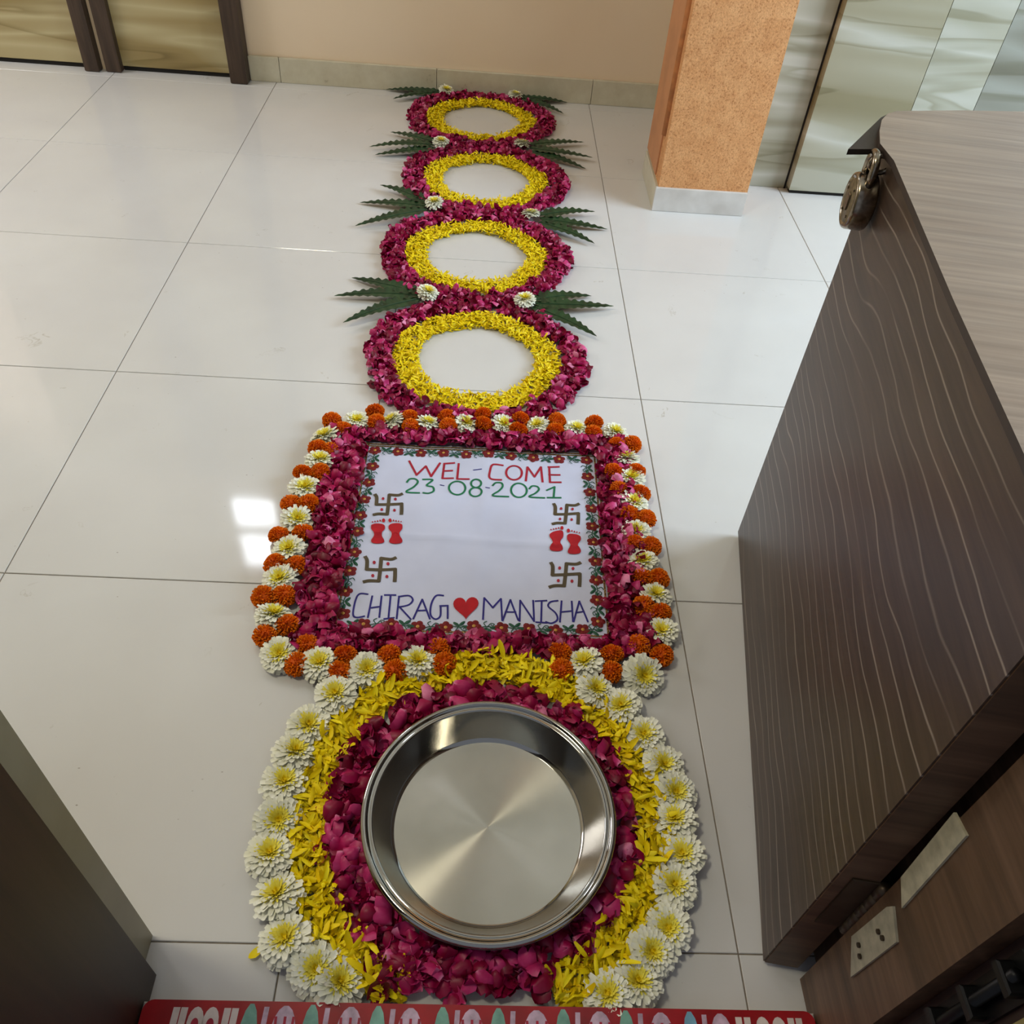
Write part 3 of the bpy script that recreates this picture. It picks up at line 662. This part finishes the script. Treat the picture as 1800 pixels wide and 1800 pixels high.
for nm, L in (('left', [(590, 1219), (541, 1274), (516, 1323), (498, 1375), (488, 1435), (473, 1503), (490, 1576), (504, 1651), (554, 1701), (590, 1730)]),
              ('right', [(1045, 1211), (1095, 1239), (1133, 1290), (1166, 1342), (1187, 1389), (1190, 1441), (1203, 1501), (1187, 1554), (1177, 1628), (1144, 1670), (1120, 1727), (1073, 1749)])):
    for k, (x, y) in enumerate(L): mum(x, y, 0.0355 if nm == 'left' else 0.0335, f'{ORD[k]} white chrysanthemum from the top on the {nm} of the basin ring', GB, 0.02)
JN = ['by the back wall', 'between the first and second petal rings', 'between the second and third petal rings', 'between the third and fourth petal rings']
for k, (a, c) in enumerate((((785, 156), (905, 164)), ((775, 254), (917, 257)), ((764, 361), (933, 381)), ((751, 519), (922, 532)))):
    for s, q in (('left', a), ('right', c)):
        e = mum(*q, 0.0290, f'{s} white chrysanthemum {JN[k]} at the leaf bases', 'white chrysanthemums at the leaf bases')
        e.location.z = 0.019; e.location.y = min(e.location.y, 0.625)

# ------------------------------------------------------------------ long wavy leaves
def leaf(bpx, tpx, width, label, lift, seed, bright=0):
    r = np.random.default_rng(seed)
    zb = 0.017; B = np.array(at(*bpx, zb)); Tp = np.array(at(*tpx, lift)); B[1] = min(B[1], 0.640); Tp[1] = min(Tp[1], 0.648)
    L = float(np.hypot(*(Tp-B)[:2])); ang = math.atan2(Tp[1]-B[1], Tp[0]-B[0]); n = 40; V = []; bend = r.uniform(-0.02, 0.02)*L*2
    ph, fq = r.uniform(0, 6), L/0.021
    for i in range(n+1):
        t = i/n; hw = width/2*min(1.0, (t+0.03)/0.22)**0.7*(1-t)**0.70*1.30 if t < 1 else 0.0004
        hw = max(hw, 0.0004)
        for k in (-1, -.5, 0, .5, 1):
            wv = math.sin(2*math.pi*fq*t+ph+(0.9 if k > 0 else 0))
            yy = k*hw*(1+0.07*wv*(abs(k) > .9)) + bend*math.sin(math.pi*t)
            z = zb*(1-t)+lift*t + 0.005*math.sin(math.pi*t) + abs(k)*(0.0026*wv+0.0020)*min(1, hw/(width/3))
            V.append((L*t, yy, max(z, 0.0012)))
    F = [(i*5+k, i*5+k+5, i*5+k+6, i*5+k+1) for i in range(n) for k in range(4)]
    e = empty('ashoka_leaf', (B[0], B[1], 0), (0, 0, ang)); tag(e, label, 'leaf', 'long wavy leaves beside the petal rings')
    link('leaf_blade', mesh('leaf_blade', V, F, 'leaf_green', None, True), e)
    m = MB(); m.tube([np.array(V[i*5+2])+np.array((0, 0, 0.0008)) for i in range(0, n-1, 2)], [0.0013*(1-0.7*i/n) for i in range(0, n-1, 2)], 6)
    m.build('midrib', 'leaf_rib', e, smooth=True)
LV = [('left', 0, (772, 160), [(680, 147), (690, 174)]), ('right', 0, (915, 169), [(997, 180), (991, 200)]),
      ('left', 1, (762, 254), [(686, 232), (649, 258), (659, 272)]), ('right', 1, (932, 260), [(1027, 250), (1042, 277), (1030, 297)]),
      ('left', 2, (749, 362), [(668, 325), (632, 356), (624, 397)]), ('right', 2, (949, 384), [(1046, 372), (1068, 403), (1045, 428)]),
      ('left', 3, (736, 519), [(618, 488), (587, 520), (603, 567)]), ('right', 3, (937, 533), [(1040, 520), (1079, 538), (1049, 591)])]
for s, k, bp, tips in LV:
    nn = ('upper', 'lower') if len(tips) == 2 else ('upper', 'middle', 'lower')
    for i, tp in enumerate(tips):
        off = (i-(len(tips)-1)/2)*6
        leaf((bp[0], bp[1]+off), tp, 0.050, f'{nn[i]} wavy green leaf of the {s} fan {JN[k]}', 0.006+0.006*((i+k) % 3), 400+k*10+i+(5 if s == 'left' else 0))

# ------------------------------------------------------------------ steel basin
ba = tag(empty('steel_basin', (BX, BY, 0)), 'round shallow stainless steel basin standing in the petal ring', 'basin')
m = MB(); m.lathe([(0.1335, 0.0125), (0.1372, 0.0140), (0.1395, 0.0175), (0.1600, 0.0545), (0.1612, 0.0575), (0.1620, 0.0590), (0.1640, 0.0598), (0.1655, 0.0592), (0.1668, 0.0590), (0.1690, 0.0605)], 128)
m.lathe([(0.1780, 0.0540), (0.1700, 0.0535), (0.1630, 0.0500), (0.1415, 0.0110), (0.1370, 0.0040), (0.0, 0.0035)], 128)
m.build('basin_wall', 'steel', ba, smooth=True)
m = MB(); m.tube([(0.1735*math.cos(a), 0.1735*math.sin(a), 0.0582) for a in np.linspace(0, 2*math.pi, 129)[:-1]], 0.0046, 14, closed=True); m.build('rolled_rim', 'steel', ba, smooth=True)
m = MB(); m.lathe([(0.1337, 0.0126), (0.10, 0.0122), (0.05, 0.0120), (0.0005, 0.0120)], 96); m.f = [f[::-1] for f in m.f]; m.build('brushed_base', 'brushed', ba, smooth=True)

# ------------------------------------------------------------------ welcome cloth
def cz(x, y):
    a = CT[3]+(CT[0]-CT[3])*0.47; c = CT[2]+(CT[1]-CT[2])*0.43; e = c-a; d = ((x-a[0])*e[1]-(y-a[1])*e[0])/np.linalg.norm(e)
    a2 = CT[0]+(CT[1]-CT[0])*0.52; c2 = CT[3]+(CT[2]-CT[3])*0.50; e2 = c2-a2; d2 = ((x-a2[0])*e2[1]-(y-a2[1])*e2[0])/np.linalg.norm(e2)
    return 0.0026 + 0.0048*math.exp(-abs(d)/0.008) + 0.0014*math.exp(-abs(d2)/0.012) + 0.0010*math.sin(x*31+y*17) + 0.0006*math.sin(x*63-y*47)
cl = tag(empty('welcome_cloth', (*(sum(CT)/4), 0)), 'white square welcome cloth with handwritten names and embroidered flower border', 'cloth')
c0 = sum(CT)/4
n = 70; V = []
for i in range(n+1):
    for j in range(n+1):
        u, v = j/n, i/n; p = (CT[0]*(1-u)+CT[1]*u)*(1-v)+(CT[3]*(1-u)+CT[2]*u)*v; V.append((p[0]-c0[0], p[1]-c0[1], cz(*p)))
F = [(i*(n+1)+j, (i+1)*(n+1)+j, (i+1)*(n+1)+j+1, i*(n+1)+j+1) for i in range(n) for j in range(n)]
NB = len(V); V2 = V+[(p[0], p[1], p[2]-0.0010) for p in V]; F2 = F+[tuple(q+NB for q in f[::-1]) for f in F]
ring = [j for j in range(n+1)]+[i*(n+1)+n for i in range(1, n+1)]+[n*(n+1)+j for j in range(n-1, -1, -1)]+[i*(n+1) for i in range(n-1, 0, -1)]
F2 += [(ring[k], ring[(k+1) % len(ring)], ring[(k+1) % len(ring)]+NB, ring[k]+NB) for k in range(len(ring))]
link('fabric', mesh('fabric', V2, F2, 'cloth', None, True), cl)
def cp(x, y):                                   # drawing position on the cloth
    return at(580+x/3.6, 760+y/3.6, 0.0035)[:2]
def smooth_path(pts, n=6):
    P_ = [np.array(p, float) for p in pts]; out = []
    for i in range(len(P_)-1):
        p0, p1, p2, p3 = P_[max(i-1, 0)], P_[i], P_[i+1], P_[min(i+2, len(P_)-1)]
        for k in range(n):
            t = k/n; out.append(0.5*((2*p1)+(-p0+p2)*t+(2*p0-5*p1+4*p2-p3)*t*t+(-p0+3*p1-3*p2+p3)*t**3))
    return out+[P_[-1]]
def dens(P_, step=0.006):
    out = [P_[0]]
    for a, c in zip(P_[:-1], P_[1:]):
        k = max(1, int(np.linalg.norm(c-a)/step)); out += [a+(c-a)*(i+1)/k for i in range(k)]
    return out
def ribbon(mb, pts, w, dz=0.0007, w2=None):
    P_ = [np.array(p, float) for p in pts]; N = len(P_); V = []
    for i, p in enumerate(P_):
        t = P_[min(i+1, N-1)]-P_[max(i-1, 0)]; ln = np.linalg.norm(t); t = t/ln if ln > 1e-9 else np.array((1.0, 0)); s = np.array((-t[1], t[0]))
        ww = w if w2 is None else w+(w2-w)*i/(N-1)
        if i == 0: p = p-t*ww*0.3
        if i == N-1: p = p+t*ww*0.3
        for k in (-.5, .5): q = p+s*ww*k; V.append((q[0]-c0[0], q[1]-c0[1], cz(*q)+dz))
    mb.add(V, [(2*i+1, 2*i, 2*i+2, 2*i+3) for i in range(N-1)])
def fill(mb, poly, dz=0.0015):
    P_ = [np.array(p, float) for p in poly]; c = sum(P_)/len(P_); V = [(c[0]-c0[0], c[1]-c0[1], cz(*c)+dz)]
    N = len(P_)
    for f_ in (0.25, 0.5, 0.75, 1.0):
        for p in P_: q = c+(p-c)*f_; V.append((q[0]-c0[0], q[1]-c0[1], cz(*q)+dz))
    Fc = [(0, 1+i, 1+(i+1) % N) for i in range(N)]+[(1+k*N+i, 1+k*N+N+i, 1+k*N+N+(i+1) % N, 1+k*N+(i+1) % N) for k in range(3) for i in range(N)]
    a = sum(P_[i][0]*P_[(i+1) % N][1]-P_[(i+1) % N][0]*P_[i][1] for i in range(N))
    mb.add(V, Fc if a > 0 else [f[::-1] for f in Fc])
def strokes(name, data, key, w):
    mb = MB(); xmax = None
    for kind, pts in data:
        lo_, hi_ = (pts[0]-pts[2], pts[0]+pts[2]) if kind == 'e' else (min(p[0] for p in pts), max(p[0] for p in pts))
        if xmax is not None and lo_ > xmax+1: mb.build(name, key, cl); mb = MB(); xmax = hi_
        xmax = hi_ if xmax is None else max(xmax, hi_)
        if kind == 'e':
            cx, cy, rx, ry = pts; P_ = [cp(cx+rx*math.cos(a), cy+ry*math.sin(a)) for a in np.linspace(-1.7, 4.65, 30)]
        else:
            P_ = [cp(*p) for p in pts]; P_ = smooth_path(P_) if kind == 'c' else dens(P_)
        ribbon(mb, P_, w, 0.0007+0.00003*len(mb.f)/20)
    mb.build(name, key, cl)
strokes('welcome_letter', [('l', [(502, 180), (548, 272)]), ('l', [(548, 272), (607, 213)]), ('l', [(607, 213), (640, 277)]), ('l', [(640, 277), (697, 192)]),
    ('l', [(724, 195), (712, 287)]), ('l', [(722, 195), (788, 190)]), ('l', [(718, 240), (775, 238)]), ('l', [(712, 287), (780, 287)]), ('l', [(815, 195), (805, 293)]), ('l', [(805, 293), (880, 295)]),
    ('c', [(1095, 208), (1032, 206), (1013, 245), (1014, 292), (1085, 302)]), ('e', (1165, 256, 50, 46)),
    ('l', [(1240, 306), (1250, 218)]), ('l', [(1250, 218), (1295, 278)]), ('l', [(1295, 278), (1336, 216)]), ('l', [(1336, 216), (1346, 310)]),
    ('l', [(1388, 216), (1393, 313)]), ('l', [(1382, 216), (1450, 216)]), ('l', [(1386, 264), (1455, 268)]), ('l', [(1393, 313), (1462, 315)])], 'ink_red', 0.0046)
strokes('date_digit', [('c', [(487, 318), (505, 298), (540, 297), (556, 316), (530, 347), (483, 378), (566, 383)]), ('c', [(588, 298), (650, 298), (612, 334), (650, 343), (656, 370), (625, 385), (590, 382)]),
    ('e', (805, 350, 52, 42)), ('e', (925, 322, 32, 25)), ('e', (922, 375, 38, 28)),
    ('c', [(1030, 338), (1050, 320), (1085, 323), (1092, 346), (1070, 372), (1030, 402), (1130, 408)]), ('e', (1196, 367, 50, 44)),
    ('c', [(1262, 355), (1280, 337), (1312, 340), (1322, 360), (1300, 384), (1262, 408), (1358, 414)]), ('l', [(1372, 365), (1422, 343)]), ('l', [(1422, 343), (1416, 408)]), ('l', [(1376, 412), (1462, 410)])], 'ink_green', 0.0042)
strokes('hyphen', [('l', [(908, 240), (960, 235)]), ('l', [(698, 330), (722, 335)]), ('l', [(985, 349), (1010, 353)])], 'ink_blue', 0.0022)
strokes('name_letter', [('c', [(240, 1026), (188, 1022), (162, 1062), (146, 1150), (168, 1172), (218, 1165)]), ('l', [(268, 1038), (240, 1172)]), ('l', [(327, 1038), (312, 1170)]), ('l', [(252, 1114), (318, 1104)]),
    ('l', [(346, 1031), (416, 1029)]), ('l', [(384, 1032), (370, 1176)]), ('l', [(342, 1181), (406, 1173)]), ('l', [(437, 1036), (422, 1180)]), ('c', [(434, 1038), (500, 1030), (524, 1058), (496, 1090), (432, 1104)]), ('l', [(440, 1103), (512, 1184)]),
    ('l', [(527, 1180), (584, 1054)]), ('l', [(584, 1054), (632, 1178)]), ('l', [(548, 1128), (612, 1124)]), ('c', [(718, 1032), (672, 1032), (642, 1082), (636, 1150), (666, 1178), (698, 1158), (700, 1096)]), ('l', [(696, 1096), (746, 1094)]), ('l', [(745, 1094), (745, 1174)])], 'ink_blue', 0.0034)
strokes('name_letter', [('l', [(968, 1186), (976, 1050)]), ('l', [(976, 1050), (1030, 1112)]), ('l', [(1030, 1112), (1082, 1054)]), ('l', [(1082, 1054), (1090, 1190)]),
    ('l', [(1092, 1192), (1142, 1058)]), ('l', [(1142, 1058), (1192, 1190)]), ('l', [(1110, 1136), (1176, 1136)]), ('l', [(1200, 1196), (1204, 1060)]), ('l', [(1204, 1060), (1292, 1196)]), ('l', [(1292, 1196), (1286, 1060)]),
    ('l', [(1300, 1065), (1372, 1063)]), ('l', [(1340, 1065), (1336, 1200)]), ('l', [(1304, 1200), (1372, 1202)]), ('c', [(1442, 1064), (1396, 1072), (1382, 1100), (1428, 1140), (1440, 1180), (1404, 1204), (1366, 1196)]),
    ('l', [(1466, 1066), (1456, 1196)]), ('l', [(1530, 1068), (1538, 1196)]), ('l', [(1458, 1134), (1532, 1128)]), ('l', [(1542, 1196), (1578, 1068)]), ('l', [(1578, 1068), (1632, 1200)]), ('l', [(1556, 1140), (1608, 1134)])], 'ink_blue', 0.0034)
mb = MB(); H = []
for a in np.linspace(0, 2*math.pi, 37)[:-1]:
    hx = 16*math.sin(a)**3; hy = 13*math.cos(a)-5*math.cos(2*a)-2*math.cos(3*a)-math.cos(4*a); H.append(cp(860+hx*5.0, 1105-hy*4.9))
fill(mb, H); mb.build('heart', 'felt_red', cl)
# auspicious right-facing swastikas with curled arms and four dots
for cx, cy, sx, sy in ((370, 455, 1, 1), (1495, 515, .92, 1), (318, 868, 1.12, 1.22), (1490, 902, 1.08, 1.18)):
    g = lambda x, y: cp(cx+x*sx, cy+y*sy)
    mb = MB()
    for P_ in ([(6, -60), (0, 0), (-8, 60)], [(6, -60), (60, -56), (86, -64)], [(-76, 0), (0, 0), (84, -4)], [(84, -4), (84, 30), (82, 60)], [(-8, 60), (-60, 58), (-92, 64)], [(-76, 0), (-74, -44), (-84, -64)]):
        P_ = smooth_path([g(*p) for p in P_]); ribbon(mb, P_, 0.0070, 0.0007+0.00004*len(mb.f)/12)
    mb.build('swastika_mark', 'ink_bronze', cl)
    mb = MB()
    for x, y in ((-34, -36), (44, -32), (-42, 32), (38, 36)): fill(mb, [g(x+9*math.cos(a), y+9*math.sin(a)) for a in np.linspace(0, 6.283, 11)[:-1]], 0.001)
    mb.build('red_dots', 'ink_red', cl)
FOOT = [(-42, -58), (-20, -68), (20, -68), (42, -56), (44, -30), (28, -4), (26, 20), (40, 45), (36, 62), (0, 68), (-36, 62), (-42, 44), (-24, 16), (-28, -6), (-42, -30)]
for cx, cy, mir, sk in ((303, 640, 1, 0), (416, 640, -1, 0), (1432, 692, 1, -10), (1545, 708, -1, 4)):
    mb = MB(); P_ = smooth_path([cp(cx+mir*x, cy+y*0.95+sk*x/42*mir*(y < -30)) for x, y in FOOT+FOOT[:1]], 3)[:-1]; fill(mb, P_)
    for k, (x, y, r_) in enumerate(((36, -85, 13), (14, -84, 6), (-2, -80, 6), (-18, -77, 5.5), (-34, -74, 5))):
        fill(mb, [cp(cx+mir*x+r_*0.8*math.cos(a), cy+y+r_*math.sin(a)) for a in np.linspace(0, 6.283, 10)[:-1]])
    mb.build('footprint', 'felt_red', cl)
# embroidered border: red five-petalled flowers with green sprigs between them
def emb_flower():
    mb = MB()
    for k in range(5):
        a = 2*math.pi*k/5+0.3; cx, cy = 0.0062*math.cos(a), 0.0062*math.sin(a)
        P_ = [(cx+0.0048*math.cos(t), cy+0.0048*math.sin(t)) for t in np.linspace(0, 6.283, 10)[:-1]]
        mb.add([(cx, cy, 0.0016)]+[(x, y, 0.0004) for x, y in P_], [(0, 1+i, 1+(i+1) % 9) for i in range(9)], 0)
    mb.add([(0, 0, 0.0026)]+[(0.0026*math.cos(t), 0.0026*math.sin(t), 0.0012) for t in np.linspace(0, 6.283, 9)[:-1]], [(0, 1+i, 1+(i+1) % 8) for i in range(8)], 1)
    return mesh('embroidered_flower', mb.v, mb.f, ['thread_red', 'thread_gold'], mb.mi)
def emb_sprig(flip):
    mb = MB()
    def flat_ribbon(pts, w):
        P_ = [np.array(p) for p in smooth_path(pts, 4)]; N = len(P_); V = []
        for i, p in enumerate(P_):
            t = P_[min(i+1, N-1)]-P_[max(i-1, 0)]; t /= np.linalg.norm(t); s = np.array((-t[1], t[0]))
            for k in (-.5, .5): q = p+s*w*k; V.append((q[0], q[1], 0.001))
        mb.add(V, [(2*i+1, 2*i, 2*i+2, 2*i+3) for i in range(N-1)])
    flat_ribbon([(-0.009, -0.001), (0, 0.001), (0.009, -0.001)], 0.0014)
    flat_ribbon([(0.0, 0.001), (0.004, 0.006), (0.008, 0.005), (0.006, 0.002), (0.004, 0.004)], 0.0012)
    flat_ribbon([(-0.002, 0.001), (-0.005, 0.006), (-0.001, 0.009)], 0.0012)
    for cx, cy, a in ((-0.004, -0.004, 0.7), (0.003, -0.005, 2.4), (0.0075, 0.0, 0.2)):
        P_ = [(cx+0.0052*math.cos(t)*math.cos(a)-0.0022*math.sin(t)*math.sin(a), cy+0.0052*math.cos(t)*math.sin(a)+0.0022*math.sin(t)*math.cos(a)) for t in np.linspace(0, 6.283, 9)[:-1]]
        mb.add([(cx, cy, 0.0016)]+[(x, y, 0.0005) for x, y in P_], [(0, 1+i, 1+(i+1) % 8) for i in range(8)])
    if flip: mb.v = [(x, -y, z) for x, y, z in mb.v]; mb.f = [f[::-1] for f in mb.f]
    return mesh('embroidered_sprig', mb.v, mb.f, 'thread_green', mb.mi)
EF, ES = emb_flower(), [emb_sprig(0), emb_sprig(1)]
cols = [[(285, 115), (270, 215), (247, 315), (217, 420), (192, 525), (175, 635), (155, 760), (125, 880), (97, 1005), (83, 1145)],
        [(285, 115), (430, 125), (575, 128), (718, 130), (862, 140), (1003, 140), (1145, 148), (1287, 160), (1450, 170), (1622, 180)],
        [(1622, 180), (1630, 280), (1645, 380), (1655, 480), (1660, 590), (1668, 697), (1680, 815), (1685, 935), (1690, 1065), (1695, 1200)],
        [(83, 1225), (212, 1215), (388, 1217), (555, 1230), (732, 1232), (910, 1230), (1085, 1240), (1258, 1245), (1428, 1250), (1600, 1250), (1730, 1255)]]
done = set()
for ci, L in enumerate(cols):
    for k, q in enumerate(L):
        if q not in done and not (ci == 3 and k in (0, len(L)-1)):
            done.add(q); p = cp(*q); link('embroidered_flower', EF, cl, (p[0]-c0[0], p[1]-c0[1], cz(*p)+0.0004), (0, 0, rng.uniform(0, 6.28)), 1.26)
        if k:
            a, c = cp(*L[k-1]), cp(*q); mdp = (a+c)/2; e = c-a
            link('embroidered_sprig', ES[k % 2], cl, (mdp[0]-c0[0], mdp[1]-c0[1], cz(*mdp)+0.0004), (0, 0, math.atan2(e[1], e[0])), 1.42)
for a, c in (((228, 66), (6, 1262)), ((1690, 140), (1786, 1312)), ((236, 72), (1690, 142)), ((8, 1258), (1786, 1310))):
    for off in (0.0, 0.0062):
        mb = MB(); A_, C_ = cp(*a), cp(*c); e = (C_-A_)/np.linalg.norm(C_-A_); nn_ = np.array((-e[1], e[0])); mid = (A_+C_)/2
        if (c0-mid) @ nn_ < 0: nn_ = -nn_
        ribbon(mb, dens([A_+nn_*off, C_+nn_*off], 0.012), 0.0036, 0.0010); o = mb.build('braid_trim', 'braid', cl)
        if False and sum((mb.v[1][0]-mb.v[0][0], 0)) == 999: pass
